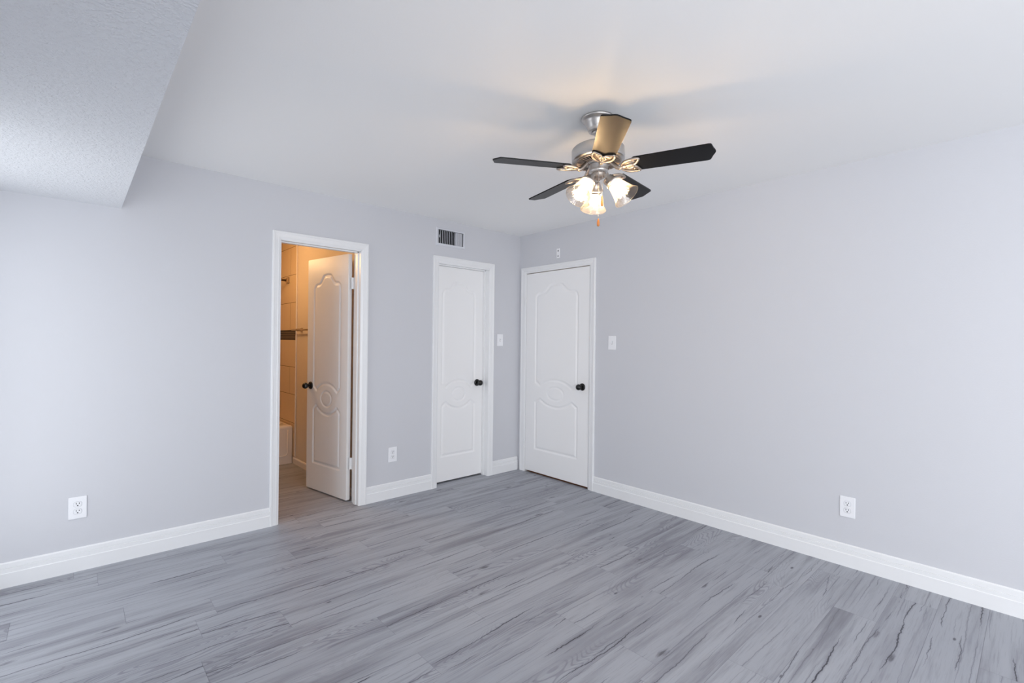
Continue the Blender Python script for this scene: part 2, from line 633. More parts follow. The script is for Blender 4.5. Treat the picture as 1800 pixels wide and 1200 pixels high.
for k in range(5):
    y = TY0 + 0.002
    j = 0
    while y < TY1 - 0.01:
        ln = 0.05 + 0.045 * ((j * 7 + k * 3) % 4)
        b.box((tx, y, zz), (TWX - 0.002, min(y + ln, TY1) - 0.002, zz + 0.0165))
        y += ln
        j += 1
    zz += 0.0202
b.cur = 3
for k in range(4):
    z_ = 1.3474 + 0.0202 * k
    b.box((TWX - 0.0098, TY0 + .002, z_ - .0013), (TWX - 0.002, TY1, z_ + .0013))
tag(b.build('wall_tile', [M_tile, M_grout, M_mosaic, M_bronze]), 'beige tiled tub surround with a dark mosaic band', 'wall', 'structure')
b = MB().bbox((TWX - 0.013, 1.672, 0.075), (TWX, 1.690, H), 0.004)
tag(b.build('trim_9', M_tub), 'pale edge strip where the shower tiles end', 'trim', 'structure')


# ------------------------------------------------------------------ trim: baseboards, casings, jambs
BASE = [(0, 0), (.0145, 0), (.0150, .0755), (.0120, .0790), (.0120, .0995), (.0060, .1012), (.0060, .1030), (.0100, .1048), (.0090, .1270), (.0050, .1330), (0, .1330)]


def base_run(b, p0, p1, n, prof=BASE):
    """baseboard from p0 to p1 on the floor, n = direction out of the wall"""
    k = len(prof)
    vs = [(p[0] + n[0] * d, p[1] + n[1] * d, z) for p in (p0, p1) for d, z in prof]
    fs = [(i, i + 1, k + i + 1, k + i) for i in range(k - 1)] + [tuple(range(k))[::-1], tuple(range(k, 2 * k))]
    b.add(vs, fs)


CW = 0.060
CASE = [(0, 0), (0, .0150), (.004, .0180), (.014, .0180), (.018, .0155), (.040, .0130), (.044, .0140), (.052, .0110), (.060, .0085), (.060, 0)]


def casing(b, place, a0, a1, top, c0=CW, c1=CW, ct=CW, z0=0.0):
    """mitred casing round an opening a0..a1, its profile runs from the outer edge to the opening"""
    loops = []
    for d, h in CASE:
        t = 1 - d / CW
        loops.append([(a0 - c0 * t, z0, h), (a0 - c0 * t, top + ct * t, h), (a1 + c1 * t, top + ct * t, h), (a1 + c1 * t, z0, h)])
    vs, fs = [], []
    for lp in loops:
        vs += [place(a, z, -h) for a, z, h in lp]
    k = len(loops)
    for i in range(k - 1):
        for j in range(3):
            fs.append((i * 4 + j, (i + 1) * 4 + j, (i + 1) * 4 + j + 1, i * 4 + j + 1))
    fs.append(tuple(i * 4 for i in range(k)))
    fs.append(tuple(i * 4 + 3 for i in range(k))[::-1])
    b.add(vs, fs)


def jamb(b, place, a0, a1, top, depth, stop):
    t = 0.012
    def bx(x0, x1, z0, z1, d0, d1):
        p, q = place(x0, z0, d0), place(x1, z1, d1)
        b.box(p, q)
    bx(a0 - .001, a0 + .004, 0, top, -.006, depth)
    bx(a1 - .004, a1 + .001, 0, top, -.006, depth)
    bx(a0, a1, top - .004, top + .001, -.006, depth)
    s0, s1 = stop
    bx(a0, a0 + t, 0, top, s0, s1)
    bx(a1 - t, a1, 0, top, s0, s1)
    bx(a0, a1, top - t, top, s0, s1)


pback = lambda a, z, d: (a, d, z)
pright = lambda a, z, d: (d, a, z)
b = MB()
casing(b, pback, BX0, BX1, BZ, 0.057, 0.060, 0.060)
jamb(b, pback, BX0, BX1, BZ, T, (0.035, 0.075))
tag(b.build('trim_1', M_trim), 'white casing around the open bathroom doorway', 'trim', 'structure')
b = MB()
casing(b, pback, KX0, KX1, KZ, 0.058, 0.060, 0.060)
jamb(b, pback, KX0, KX1, KZ, T, (0.048, 0.078))
tag(b.build('trim_2', M_trim), 'white casing around the narrow closet door', 'trim', 'structure')
b = MB()
casing(b, pright, RY0, RY1, 2.037, 0.062, 0.070, 0.060)
jamb(b, pright, RY0, RY1, 2.045, T, (0.045, 0.075))
tag(b.build('trim_3', M_trim), 'white casing around the closed door in the corner', 'trim', 'structure')

b = MB()
base_run(b, (XL, 0), (BX0 - 0.0565, 0), (0, -1))
tag(b.build('baseboard_back_left', M_trim), 'white stepped baseboard left of the bathroom doorway', 'baseboard', 'structure')
b = MB()
base_run(b, (BX1 + 0.0595, 0), (KX0 - 0.0575, 0), (0, -1))
tag(b.build('baseboard_back_middle', M_trim), 'white baseboard between bathroom doorway and closet door', 'baseboard', 'structure')
b = MB()
base_run(b, (KX1 + 0.0595, 0), (-0.019, 0), (0, -1))
tag(b.build('baseboard_back_right', M_trim), 'short white baseboard between closet door and corner door', 'baseboard', 'structure')
b = MB()
base_run(b, (0, RY0 - 0.0615), (0, YF), (-1, 0))
tag(b.build('baseboard_right', M_trim), 'long white baseboard along the right wall', 'baseboard', 'structure')
b = MB()
base_run(b, (XL, YF), (XL, 0), (1, 0))
base_run(b, (XL + .016, YF), (-.016, YF), (0, 1))
tag(b.build('baseboard_left', M_trim), 'white baseboard under the windows', 'baseboard', 'structure')
b = MB()
small = [(0, 0), (.012, 0), (.012, .052), (.008, .062), (.004, .066), (0, .066)]
base_run(b, (TWX, 0.20), (TWX, 1.735), (-1, 0), small)
tag(b.build('baseboard_bathroom', M_tub), 'low white baseboard on the bathroom wall', 'baseboard', 'structure')


# ------------------------------------------------------------------ moulded doors
def door_outline(Wd):
    """outlines (u, z) of the two moulded panels and the medallion of a door of width Wd"""
    k = Wd / 0.818
    c = 0.409
    def S(pts):
        return [((u) * k, z) for u, z in pts]
    half = []                                     # right half of the arched head, from the side up to the middle
    for i in range(9):
        a = PI / 2 * i / 8
        half.append((0.281 - 0.075 + 0.075 * math.cos(a), 1.745 + 0.068 * math.sin(a)))
    half.append((0.178, 1.813))
    for i in range(1, 13):
        t = i / 12
        half.append((0.178 - 0.120 * t, 1.813 + 0.072 * (0.5 - 0.5 * math.cos(PI * t)) * 1.0))
    half.append((0.02, 1.888))
    arc = []                                      # right half of the lower edge, cusp to the middle
    for i in range(11):
        s = 0.205 * (1 - i / 10)
        arc.append((s, 0.862 + (math.sqrt(0.352 ** 2 - s * s) - math.sqrt(0.352 ** 2 - 0.205 ** 2))))
    top = [(c + s, z) for s, z in half] + [(c - s, z) for s, z in half[::-1]]
    lo = [(c - 0.281, 0.905)] + [(c - s, z) for s, z in arc] + [(c + s, z) for s, z in arc[::-1][1:]] + [(c + 0.281, 0.905)]
    upper = top + lo
    arc2 = [(s, 0.757 - (z - 0.862)) for s, z in arc]
    lower = [(c + 0.281, 0.228), (c + 0.281, 0.711)] + [(c + s, z) for s, z in arc2] + [(c - s, z) for s, z in arc2[::-1][1:]] + [(c - 0.281, 0.711), (c - 0.281, 0.228)]
    ring = [(c + 0.105 * math.cos(2 * PI * i / 48), 0.8095 + 0.0625 * math.sin(2 * PI * i / 48)) for i in range(48)]
    return S(upper), S(lower), S(ring)


def seg_dist(P, poly):
    A = np.array(poly)
    B = np.roll(A, -1, 0)
    best = np.full(len(P), 9.0)
    inside = np.zeros(len(P), bool)
    for a, bb in zip(A, B):
        d = bb - a
        t = np.clip(((P - a) @ d) / (d @ d + 1e-12), 0, 1)
        best = np.minimum(best, np.hypot(*(P - a - t[:, None] * d).T))
        cond = (a[1] > P[:, 1]) != (bb[1] > P[:, 1])
        if abs(d[1]) > 1e-9:
            inside ^= cond & (P[:, 0] < d[0] * (P[:, 1] - a[1]) / d[1] + a[0])
    return best, inside


def door_slab(name, Wd, Hd, thick, M, m, parent=None):
    """slab in local u (0..W), z, moulded front at depth 0, back at depth thick; M maps (u, depth, z) to the room"""
    nu, nz = int(Wd / 0.0055), int(Hd / 0.0055)
    us, zs = np.linspace(0, Wd, nu + 1), np.linspace(0, Hd, nz + 1)
    U, Z = np.meshgrid(us, zs)
    P = np.stack([U.ravel(), Z.ravel()], 1)
    up_, lo_, ring = door_outline(Wd)
    h = np.zeros(len(P))
    for poly in (up_, lo_):
        d, ins = seg_dist(P, poly)
        prof = np.interp(d, [0, .004, .010, .016, .030, .034], [0, -.0035, -.0075, -.0075, -.0012, -.0008])
        h = np.where(ins, prof, h)
    d, _ = seg_dist(P, ring)
    h += np.interp(d, [0, .004, .012], [-.005, -.0042, 0])
    b = MB()
    k = nu + 1
    vs = np.stack([P[:, 0], -h, P[:, 1]], 1)
    I = (np.arange(nz)[:, None] * k + np.arange(nu)[None, :]).ravel()
    fs = np.stack([I, I + 1, I + k + 1, I + k], 1)
    b.add(vs.tolist(), fs.tolist(), True)
    b.add([(0, 0, 0), (Wd, 0, 0), (Wd, 0, Hd), (0, 0, Hd), (0, thick, 0), (Wd, thick, 0), (Wd, thick, Hd), (0, thick, Hd)],
          [(4, 7, 6, 5), (0, 4, 5, 1), (1, 5, 6, 2), (2, 6, 7, 3), (3, 7, 4, 0)])
    b.xf(M)
    return b.build(name, m, parent, fix=False)


def knob(parent, u, z, M, both=None):
    """black ball knob with a round rose, standing out of depth 0"""
    A = M @ Matrix.Translation((u, 0, z)) @ Matrix.Rotation(PI / 2, 4, 'X')
    r = MB().lathe([(0, 0.012), (.022, .012), (.030, .009), (.0335, .004), (.034, 0), (0, 0)], 32, A).build('knob_rose', M_black, parent)
    prof = [(0.011, 0.008), (0.0105, 0.024), (0.014, 0.030)]
    for i in range(13):
        a = -1.05 + (PI / 2 + 1.05) * i / 12
        prof.append((0.0275 * math.cos(a), 0.053 + 0.0255 * math.sin(a)))
    prof[-1] = (0.0, prof[-1][1])
    MB().lathe(prof, 32, A).build('door_knob', M_black, parent)


def hinge(parent, M, z, hgt=0.095, leaf=True):
    """butt hinge: knuckle at the local origin edge, leaf along +u"""
    b = MB()
    n = 5
    for i in range(n):
        z0 = z + hgt * i / n
        b.lathe([(0, z0 + .0006), (.0068, z0 + .0006), (.0068, z0 + hgt / n - .0006), (0, z0 + hgt / n - .0006)], 14, M, False)
    if leaf:
        b2 = MB().box((0, -0.0015, z), (0.030, 0.0015, z + hgt))
        b2.box((-0.024, -0.0015, z), (0, 0.0015, z + hgt))
        b2.xf(M)
        b.add(b2.v, b2.f)
    return b.build('hinge', M_trim, parent)


# right-hand door, flush with the room side, hinged next to the corner
DW = RY1 - RY0 - 0.014
d3 = empty('door_3', (0, 0, 0))
tag(d3, 'closed white moulded panel door in the right wall by the corner', 'door', 'structure')
Mr = Matrix(((0, 1, 0, -0.004), (-1, 0, 0, RY1 - 0.007), (0, 0, 1, 0.019), (0, 0, 0, 1)))
door_slab('door_leaf', DW, 2.010, 0.035, Mr, M_door, d3)
knob(d3, 0.857 - 0.112, 0.921 - 0.016, Mr)
for z in (1.70, 0.245):
    hinge(d3, Matrix.Translation((-0.012, RY1 + 0.001, 0)), z, 0.09, False)
MB().box((0.004, RY0 - 0.0002, 0.895), (0.028, RY0 + 0.0065, 0.955)).build('latch_plate', M_bronze, d3)

# closet door, set back in its frame
d2 = empty('door_2', (0, 0, 0))
tag(d2, 'closed narrow white moulded closet door in the back wall', 'door', 'structure')
KW = KX1 - KX0 - 0.014
Mk = Matrix(((1, 0, 0, KX0 + 0.005), (0, 1, 0, 0.080), (0, 0, 1, 0.014), (0, 0, 0, 1)))
door_slab('door_leaf', KW, 2.018, 0.034, Mk, M_door, d2)
knob(d2, -0.497 - (KX0 + 0.005), 0.910, Mk)

# bathroom door, swung into the bathroom about 80 degrees
d1 = empty('door_1', (0, 0, 0))
tag(d1, 'white moulded bathroom door standing open into the warm lit bathroom', 'door', 'structure')
A0, A1 = Vector((-1.907, 0.751)), Vector((-1.799, 0.147))
du = (A1 - A0).normalized()
dn = Vector((-du.y, du.x))                        # depth: away from the face seen from the room
if dn.x < 0:
    dn = -dn
Mb = Matrix(((du.x, dn.x, 0, A0.x), (du.y, dn.y, 0, A0.y), (0, 0, 1, 0.012), (0, 0, 0, 1)))
BW = (A1 - A0).length
door_slab('door_leaf', BW, 2.030, 0.034, Mb, M_door, d1)
knob(d1, 0.060, 0.912, Mb)
hp = A1 + dn * 0.034
for z in (1.752, 0.268):
    hb = MB()
    for i in range(5):
        z0 = z + 0.095 * i / 5
        hb.lathe([(0, z0 + .0006), (.0062, z0 + .0006), (.0062, z0 + .0184), (0, z0 + .0184)], 14, Matrix.Translation((BX1 - 0.004, 0.128, 0)), False)
    # leaf on the door edge and leaf on the jamb
    q = MB().box((BW, 0.004, z - 0.012), (BW + 0.0018, 0.034, z + 0.083)).xf(Mb)
    hb.add(q.v, q.f)
    hb.box((BX1 - 0.0068, 0.088, z), (BX1 - 0.0042, 0.128, z + 0.095))
    q2 = MB().box((BX1 - 0.0222, 0.1275, z), (BX1 - 0.006, 0.1295, z + 0.095))
    hb.add(q2.v, q2.f)
    hb.build('hinge', M_trim, d1)


# ------------------------------------------------------------------ windows (behind and left of the camera)
def window(name, place, a0, a1, z0, z1, depth, label, n=2):
    o = empty(name, place(0, 0, 0))
    o.location = (0, 0, 0)
    tag(o, label, 'window', 'structure')
    fr = MB()
    t = 0.05
    d0, d1 = depth * 0.45, depth * 0.80
    for x0, x1, y0, y1 in ((a0, a0 + t, z0, z1), (a1 - t, a1, z0, z1), (a0, a1, z0, z0 + t), (a0, a1, z1 - t, z1)):
        fr.box(place(x0, y0, d0), place(x1, y1, d1))
    fr.build('window_frame', M_trim, o)
    for i in range(1, n):
        x = a0 + (a1 - a0) * i / n
        MB().box(place(x - .022, z0 + t, d0), place(x + .022, z1 - t, d1)).build('mullion', M_trim, o)
    for i in range(n):
        xa, xb = a0 + (a1 - a0) * i / n, a0 + (a1 - a0) * (i + 1) / n
        dm = (d0 + d1) / 2
        MB().box(place(xa + .023, z0 + t, dm), place(xb - .023, z1 - t, dm + .004)).build('pane', M_pane, o)
    MB().bbox(place(a0 - .03, z0 - .03, -.05), place(a1 + .03, z0 + .0, d0), 0.006).build('window_sill', M_trim, o)


window('window_1', lambda a, z, d: (XL - d, a, z), *L1, T, 'white framed window in the left wall')
window('window_2', lambda a, z, d: (a, YF - d, z), *F1, T, 'wide white framed window opposite the doors', 3)
window('window_3', lambda a, z, d: (XL - d, a, z), *L2, T, 'tall white framed patio window in the left wall behind the camera', 2)

# ------------------------------------------------------------------ electrical plates
def outlet_proto():
    o = empty('wall_outlet', (0, 0, 0))
    MB().bbox((-.0400, -.0055, -.0625), (.0400, 0, .0625), 0.0035, 3).build('cover_plate', M_plastic, o)
    for zc in (.0205, -.0205):
        b = MB()
        out = []
        for i in range(32):
            a = 2 * PI * i / 32
            out.append((max(-.0170, min(.0170, .0185 * math.cos(a))), max(-.0138, min(.0138, .0165 * math.sin(a)))))
        n = len(out)
        vs = [(x, -.0050, zc + z) for x, z in out] + [(x * .95, -.0072, zc + z * .95) for x, z in out]
        b.add(vs, [tuple(range(n, 2 * n))] + [(i, (i + 1) % n, n + (i + 1) % n, n + i) for i in range(n)])
        b.cur = 1
        b.box((-.0078, -.0075, zc + .0005), (-.0050, -.0070, zc + .0095))
        b.box((.0050, -.0075, zc + .0015), (.0078, -.0070, zc + .0090))
        gm = Matrix.Translation((0, -.0070, zc - .0068)) @ Matrix.Rotation(PI / 2, 4, 'X')
        b.lathe([(0, .0005), (.0032, .0005), (.0032, 0)], 14, gm, False)
        b.build('receptacle', [M_plastic, M_dark], o)
        # thin grey tube painted as the shadow in the gap round the receptacle
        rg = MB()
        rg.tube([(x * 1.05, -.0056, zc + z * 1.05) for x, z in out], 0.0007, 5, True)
        rg.build('receptacle_gap_shade', mat('gap_shade_grey', srgb(196, 198, 203), 0.6), o)
    sm = Matrix.Translation((0, -.0052, 0)) @ Matrix.Rotation(PI / 2, 4, 'X')
    MB().lathe([(0, .0018), (.0022, .0014), (.0030, 0)], 14, sm).build('screw', M_plastic, o)
    return o


def switch_proto():
    o = empty('light_switch', (0, 0, 0))
    MB().bbox((-.0395, -.0055, -.0605), (.0395, 0, .0605), 0.0035, 3).build('cover_plate', M_plastic, o)
    b = MB()
    b.cur = 1
    b.box((-.0055, -.0058, -.0125), (.0055, -.0050, .0125))
    b.cur = 0
    b.bbox((-.0042, -.0075, -.0100), (.0042, -.0050, .0100), 0.001)
    t = MB().bbox((-.0035, -.0190, -.0045), (.0035, -.0040, .0045), 0.0015)
    t.xf(Matrix.Translation((0, 0, .002)) @ Matrix.Rotation(math.radians(-28), 4, 'X'))
    b.add(t.v, t.f)
    b.build('toggle', [M_plastic, mat('toggle_slot', srgb(120, 120, 126), 0.6)], o)
    for z in (.030, -.030):
        sm = Matrix.Translation((0, -.0052, z)) @ Matrix.Rotation(PI / 2, 4, 'X')
        MB().lathe([(0, .0016), (.0022, .0012), (.0028, 0)], 12, sm).build('screw', M_plastic, o)
    return o


RW = -PI / 2      # local -y faces -x on the right wall
ou = outlet_proto()
ou.location = (-3.441, 0, 0.360)
G1 = 'duplex outlets above the baseboards'
tag(ou, 'white duplex outlet low on the back wall left of the bathroom doorway', 'outlet', group=G1)
o2 = copy_tree(ou)
o2.location = (-1.460, 0, 0.367)
tag(o2, 'white duplex outlet low on the back wall between bathroom and closet doors', 'outlet', group=G1)
o3 = copy_tree(ou)
o3.location, o3.rotation_euler = (0, -2.914, 0.357), (0, 0, RW)
tag(o3, 'white duplex outlet low on the long right wall', 'outlet', group=G1)
sw = switch_proto()
sw.location = (-0.271, 0, 1.348)
G2 = 'toggle switches beside the doors'
tag(sw, 'white toggle switch on the back wall right of the closet door', 'light switch', group=G2)
s2 = copy_tree(sw)
s2.location, s2.rotation_euler = (0, -1.182, 1.333), (0, 0, RW)
tag(s2, 'white toggle switch on the right wall beside the corner door', 'light switch', group=G2)

# small bracket above the right-hand door
br = empty('mounting_bracket', (0, -0.541, 2.193), (0, 0, RW))
tag(br, 'small white wall bracket with two screws above the corner door', 'bracket')
MB().bbox((-.0215, -.006, -.047), (.0215, 0, .047), 0.003).build('bracket_plate', M_plastic, br)
for z in (.024, -.026):
    sm = Matrix.Translation((0, -.0058, z)) @ Matrix.Rotation(PI / 2, 4, 'X')
    MB().lathe([(0, .0022), (.0045, .0016), (.0068, 0)], 14, sm).build('screw', M_dark, br)

# air vent above the closet door
vt = empty('air_vent', ((VX0 + VX1) / 2, 0, (VZ0 + VZ1) / 2))
tag(vt, 'painted air vent grille with vertical louvres above the closet door', 'air vent')
vw, vh = (VX1 - VX0) / 2, (VZ1 - VZ0) / 2
b = MB()
for d, t0, t1 in ((0, 0, 0),):
    fo_ = [(-vw - .022, -vh - .022), (vw + .022, -vh - .022), (vw + .022, vh + .018), (-vw - .022, vh + .018)]
    fi = [(-vw, -vh), (vw, -vh), (vw, vh), (-vw, vh)]
    lo = [(x, 0.0, z) for x, z in fo_]
    le = [(x, -.004, z) for x, z in fo_]
    lm = [(x * .955, -.0085, z * .92) for x, z in fo_]
    li = [(x, -.0085, z) for x, z in fi]
    lb = [(x, .020, z) for x, z in fi]
    vs = lo + le + lm + li + lb
    b.add(vs, [(k * 4 + i, k * 4 + (i + 1) % 4, k * 4 + 4 + (i + 1) % 4, k * 4 + 4 + i) for k in range(4) for i in range(4)])
b.build('vent_frame', M_vent, vt)
MB().box((-vw + .0005, .095, -vh + .0005), (vw - .0005, .105, vh - .0005)).build('duct', M_dark, vt)
b = MB()
b.box((-vw + .0004, .021, -vh + .0004), (-vw + .0014, .094, vh - .0004)).box((vw - .0014, .021, -vh + .0004), (vw - .0004, .094, vh - .0004))
b.box((-vw + .0004, .021, -vh + .0004), (vw - .0004, .094, -vh + .0014)).box((-vw + .0004, .021, vh - .0014), (vw - .0004, .094, vh - .0004))
b.build('duct_lining', M_dark, vt)
nl = 14
for i in range(nl):
    x = -vw + (i + 0.72) * (2 * vw) / (nl + 0.45)
    ang = math.radians(-24 if i < 10 else 27)
    t = MB().bbox((-.0014, -.010, -vh + .001), (.0014, .011, vh - .001), 0.0005, 1)
    t.xf(Matrix.Translation((x, 0.006, 0)) @ Matrix.Rotation(ang, 4, 'Z'))
    t.build('louvre', M_vent, vt)
b = MB().bbox((-.004, -.013, -.010), (.004, .004, -.003), 0.001)
b.bbox((-.004, -.013, .004), (.004, .004, .011), 0.001)
b.xf(Matrix.Translation((-vw + .013, 0, 0)))
b.build('damper_lever', M_plastic, vt)

# ------------------------------------------------------------------ bathroom things
# bathtub: apron with recessed panel, rim and basin
TBX0, TBX1, TBY0, TBY1, TBZ = -3.25, TWX - 0.012, 1.738, 2.545, 0.405
tb = empty('bathtub', ((TBX0 + TBX1) / 2, TBY0, 0))
ox, oy = -(TBX0 + TBX1) / 2, -TBY0


def rring(x0, x1, y0, y1, r, z, seg=6):
    pts = []
    for cx, cy, a0 in ((x1 - r, y1 - r, 0), (x0 + r, y1 - r, PI / 2), (x0 + r, y0 + r, PI), (x1 - r, y0 + r, 3 * PI / 2)):
        for i in range(seg + 1):
            a = a0 + PI / 2 * i / seg
            pts.append((cx + r * math.cos(a) + ox, cy + r * math.sin(a) + oy, z))
    return pts


loops = [rring(TBX0, TBX1, TBY0, TBY1, .012, 0.0), rring(TBX0, TBX1, TBY0, TBY1, .012, TBZ - .03),
         rring(TBX0 + .003, TBX1 - .003, TBY0 + .003, TBY1 - .003, .014, TBZ - .012), rring(TBX0 + .012, TBX1 - .012, TBY0 + .014, TBY1 - .012, .02, TBZ),
         rring(TBX0 + .06, TBX1 - .06, TBY0 + .085, TBY1 - .05, .12, TBZ + .008), rring(TBX0 + .08, TBX1 - .08, TBY0 + .10, TBY1 - .07, .12, TBZ - .02),
         rring(TBX0 + .13, TBX1 - .13, TBY0 + .14, TBY1 - .10, .14, 0.12), rring(TBX0 + .20, TBX1 - .20, TBY0 + .20, TBY1 - .16, .14, 0.07)]
b = MB()
n = len(loops[0])
vs = [p for l in loops for p in l]
fs = [(k * n + i, k * n + (i + 1) % n, (k + 1) * n + (i + 1) % n, (k + 1) * n + i) for k in range(len(loops) - 1) for i in range(n)]
fs.append(tuple((len(loops) - 1) * n + i for i in range(n)))
b.add(vs, fs, True)
b.build('basin', M_tub, tb)
# raised moulding of the apron: a skirt panel with rounded lower corners
pts = [(TBX0 + .10 + ox, -.001, 0.36), (TBX0 + .10 + ox, -.001, .12)]
for i in range(7):
    a = PI + PI / 2 * i / 6
    pts.append((TBX0 + .14 + .04 * math.cos(a) + ox, -.001, .125 + .04 * math.sin(a)))
for i in range(7):
    a = 3 * PI / 2 + PI / 2 * i / 6
    pts.append((TBX1 - .09 + .04 * math.cos(a) + ox, -.001, .125 + .04 * math.sin(a)))
pts += [(TBX1 - .05 + ox, -.001, .14), (TBX1 - .05 + ox, -.001, 0.36)]
MB().tube(pts, 0.007, 8).build('apron_moulding', M_tub, tb)
tag(tb, 'white bathtub with moulded apron in the tiled bathroom alcove', 'bathtub')

sr = empty('shower_curtain_rod', (TWX - .010, 1.947, 1.985))
tag(sr, 'bronze shower curtain rod with square flange on the tiled wall', 'shower rod')
MB().bbox((-.014, -.034, -.034), (0, .034, .034), 0.004).bbox((-.026, -.022, -.022), (-.012, .022, .022), 0.004).build('flange', M_bronze, sr)
MB().tube([(-.02, 0, 0), (-1.75, 0, 0)], .0125, 16).build('rod', M_bronze, sr)

tbz = empty('towel_bar', (TWX, 1.524, 1.430))
tag(tbz, 'nickel towel bar with square posts on the bathroom wall', 'towel bar')
MB().tube([(-.052, .155, 0), (-.052, -.52, 0)], .008, 12).build('bar', M_bronze, tbz)
for y in (0.0, -.46):
    MB().bbox((-.010, y - .022, -.022), (0, y + .022, .022), 0.003).bbox((-.062, y - .011, -.013), (-.008, y + .011, .013), 0.003).build('post', M_bronze, tbz)

# ------------------------------------------------------------------ ceiling fan
FO = Vector((-1.566, -2.211, H))
fan = empty('ceiling_fan', FO)
tag(fan, 'brushed nickel ceiling fan with five black blades and three lit glass shades', 'ceiling fan')
sx, sy = .003, -.044                               # the hanging fan leans a little
nz = Vector((-sx, -sy, 1)).normalized()
ex = Vector((1, 0, sx)).normalized()
ey = nz.cross(ex)
oc = Vector((-1.566, -2.220, 2.187)) - FO
F = Matrix(((ex.x, ey.x, nz.x, oc.x), (ex.y, ey.y, nz.y, oc.y), (ex.z, ey.z, nz.z, oc.z), (0, 0, 0, 1)))

MB().lathe([(0, 0), (.079, 0), (.080, -.006), (.076, -.011), (.066, -.014), (.061, -.018), (.058, -.030), (.050, -.050), (.045, -.058), (.046, -.062),
            (.043, -.068), (.030, -.070), (.026, -.064), (0, -.064)], 48).build('canopy', M_nickel, fan)
MB().lathe([(0, .192), (.024, .190), (.026, .180), (.020, .172), (.0125, .168), (.0125, .118), (.0, .118)], 24, F).build('downrod', M_nickel, fan)
MB().lathe([(0, .124), (.03, .124), (.034, .112), (.105, .104), (.122, .100), (.128, .094), (.129, .042), (.126, .037), (.112, .0345), (0, .036)], 64, F).build('motor_housing', M_nickel, fan)
# slotted ring under the motor
b = MB()
b.lathe([(.112, .037), (.112, .030), (.104, .0285), (.104, .037)], 64, F)
b.lathe([(.068, .037), (.068, .026), (.060, .025), (.060, .037)], 48, F)
for i in range(40):
    a = 2 * PI * i / 40
    q = MB().bbox((.064, -.0026, .027), (.108, .0026, .036), 0.001, 1)
    q.xf(F @ Matrix.Rotation(a, 4, 'Z') @ Matrix.Rotation(math.radians(0), 4, 'X'))
    b.add(q.v, q.f)
b.cur = 1
b.lathe([(.0605, .0335), (.111, .0335)], 48, F)
b.build('vent_ring', [M_nickel2, M_dark], fan)
MB().lathe([(0, .034), (.052, .034), (.060, .032), (.0615, .026), (.058, .021), (.052, .018), (0, .018)], 48, F).build('flywheel', M_nickel, fan)
MB().lathe([(0, .020), (.047, .020), (.049, .016), (.0465, .012), (.0455, -.008), (.047, -.013), (.044, -.019), (.036, -.023), (0, -.023)], 48, F).build('switch_housing', M_nickel, fan)
MB().lathe([(0, -.021), (.036, -.021), (.035, -.030), (.028, -.044), (.016, -.051), (.007, -.053), (.007, -.058), (0, -.060)], 40, F).build('light_fitter', M_nickel2, fan)

PITCH = math.radians(-12.2)
ROOT, TIP = 0.150, 0.534


def bw(r):
    return (0.109 + (r - 0.176) * 0.014 / 0.332) / 2


def blade_outline():
    r = [(ROOT, .030), (ROOT + .006, .038), (ROOT + .022, bw(ROOT + .022)), (0.30, bw(.30)), (TIP - .034, bw(TIP - .034)), (TIP - .024, bw(TIP - .034) - .002),
         (TIP - .019, bw(TIP) - .009), (TIP - .010, .026), (TIP - .003, .011), (TIP, 0.0)]
    return r + [(x, -y) for x, y in r[::-1][1:]]


def leaf(pts, n=10):
    """smooth closed curve through a few points (Catmull-Rom)"""
    out = []
    m = len(pts)
    for i in range(m):
        p0, p1, p2, p3 = (Vector(pts[(i + k - 1) % m]) for k in range(4))
        for j in range(n):
            t = j / n
            out.append(0.5 * ((2 * p1) + (p2 - p0) * t + (2 * p0 - 5 * p1 + 4 * p2 - p3) * t * t + (3 * p1 - p0 - 3 * p2 + p3) * t ** 3))
    return out


for k in range(5):
    G = F @ Matrix.Rotation(math.radians(9.076 + 72 * k), 4, 'Z')
    GP = G @ Matrix.Rotation(PITCH, 4, 'X')
    bl_ = MB().prism(blade_outline(), -.003, .003, GP).build('blade', M_blade, fan)
    ir = MB()
    zi = -.0075
    q = MB()
    # two pointed leaves and a small inner loop, cast as rounded wire
    for s in (1, -1):
        outer = [(.112, .004 * s, zi), (.120, .026 * s, zi), (.140, .044 * s, zi), (.168, .050 * s, zi), (.196, .047 * s, zi)]
        inner = [(.190, .030 * s, zi), (.182, .015 * s, zi), (.164, .004 * s, zi), (.138, -.004 * s, zi), (.122, -.004 * s, zi)]
        q.tube(leaf(outer + inner, 6), 0.0060, 8, True)
    q.tube([(.151 + .019 * math.cos(2 * PI * i / 28), .013 * math.sin(2 * PI * i / 28), zi - .003) for i in range(28)], 0.0052, 8, True)
    for (x, y) in ((.172, .032), (.172, -.032), (.136, 0)):
        q.lathe([(0, -.0048), (.004, -.0042), (.0058, -.001), (.0058, .001), (0, .001)], 12, Matrix.Translation((x, y, zi + .002)))
    # flat backing plate between blade and scroll work
    q.prism([(.116, .012), (.135, .034), (.165, .043), (.185, .040), (.176, .012), (.168, 0), (.176, -.012), (.185, -.040), (.165, -.043), (.135, -.034), (.116, -.012)], -.0066, -.0030)
    q.xf(GP)
    ir.add(q.v, q.f, True)
    arm = MB().tube([(.050, 0, .026), (.064, 0, .022), (.078, 0, .008), (.090, 0, -.006), (.102, 0, -.012), (.118, 0, -.009)],
                    [.010, .0105, .0105, .010, .0095, .008], 10)
    arm.xf(G)
    ir.add(arm.v, arm.f, True)
    io = ir.build('blade_iron', M_nickel2, bl_)

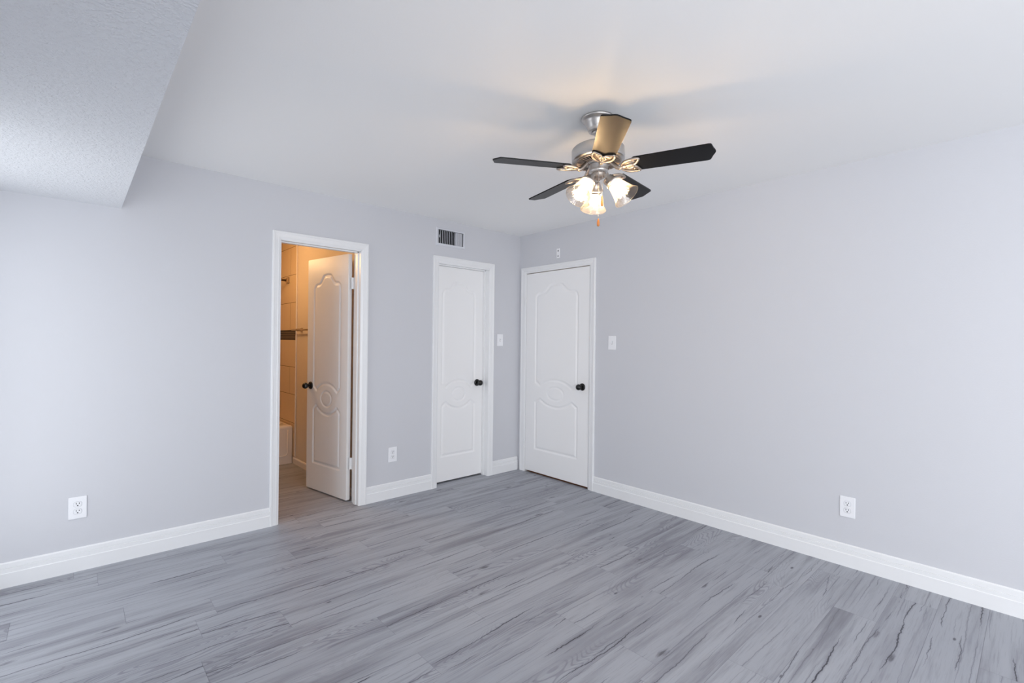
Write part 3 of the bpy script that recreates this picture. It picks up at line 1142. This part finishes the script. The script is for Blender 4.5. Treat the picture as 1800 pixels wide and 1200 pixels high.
# three lamps
for k in range(3):
    a = math.radians(51 + 120 * k)
    rad, tz = Vector((math.cos(a), math.sin(a), 0)), Vector((0, 0, 1))
    neck, mouth = rad * .0708 + tz * -.0773, rad * .1352 + tz * -.1607
    ax = (mouth - neck).normalized()
    px_ = ax.cross(Vector((-rad.y, rad.x, 0))).normalized()
    py_ = ax.cross(px_)
    A = F @ Matrix(((px_.x, py_.x, ax.x, neck.x), (px_.y, py_.y, ax.y, neck.y), (px_.z, py_.z, ax.z, neck.z), (0, 0, 0, 1)))
    arm = MB()
    p0 = rad * .022 + tz * -.036
    p3 = neck - ax * .030
    arm.tube([F @ p0, F @ (rad * .036 + tz * -.040), F @ (rad * .046 + tz * -.046), F @ p3], [.0095, .0095, .010, .011], 12)
    ao = arm.build('lamp_arm', M_nickel, fan)
    MB().lathe([(0, -.040), (.012, -.040), (.018, -.036), (.024, -.020), (.030, -.006), (.037, -.002), (.0385, .004), (.0385, .012), (.0345, .012), (.0345, .002), (.018, .0), (.016, .022), (0, .022)], 32, A).build('socket', M_nickel, ao)
    prof_o = [(.0330, .004), (.0350, .016), (.0385, .030), (.0425, .046), (.0470, .064), (.0535, .082), (.0610, .096), (.0665, .103)]
    prof_i = [(r - .0028, z) for r, z in prof_o[::-1]]
    so = MB().lathe(prof_o + [(.0662, .1055), (.0645, .1050)] + prof_i, 48, A).build('lamp_shade', M_shade, fan)
    pb = [(.0, .020), (.012, .021), (.013, .032)]
    for i in range(9):
        t = -0.9 + (PI / 2 + 0.9) * i / 8
        pb.append((.0235 * math.cos(t), .062 + .0235 * math.sin(t)))
    pb[-1] = (0, pb[-1][1])
    MB().lathe(pb, 24, A).build('bulb', M_bulb, fan)

# pull chains
def chain(p, length, bob_h, bob_r, m_bob):
    q = MB()
    n_ = int(length / 0.0042)
    for i in range(n_):
        c = Matrix.Translation((p[0], p[1], p[2] - i * 0.0042))
        q.lathe([(0, .0019), (.0014, .0012), (.0018, 0), (.0014, -.0012), (0, -.0019)], 6, c)
    o = q.build('pull_chain', M_nickel, fan)
    z0 = p[2] - n_ * 0.0042
    bm_ = MB().lathe([(0, 0), (.0022, -.001), (.0030, -.006), (bob_r * .7, -bob_h * .25), (bob_r * .95, -bob_h * .5), (bob_r, -bob_h * .75), (bob_r * .8, -bob_h * .95), (0, -bob_h)],
                     20, Matrix.Translation((p[0], p[1], z0)))
    bm_.build('chain_bob', m_bob, o)


cdir = Vector((-math.sin(yaw), -math.cos(yaw), 0))
cright = Vector((math.cos(yaw), -math.sin(yaw), 0))
b0 = oc + cdir * .046 - cright * .006 + Vector((0, 0, -.010))
chain(b0, 0.245, 0.040, .0068, M_wood)
b1 = oc + cdir * .040 + cright * .012 + Vector((0, 0, -.020))
chain(b1, 0.125, 0.052, .0062, M_wood)
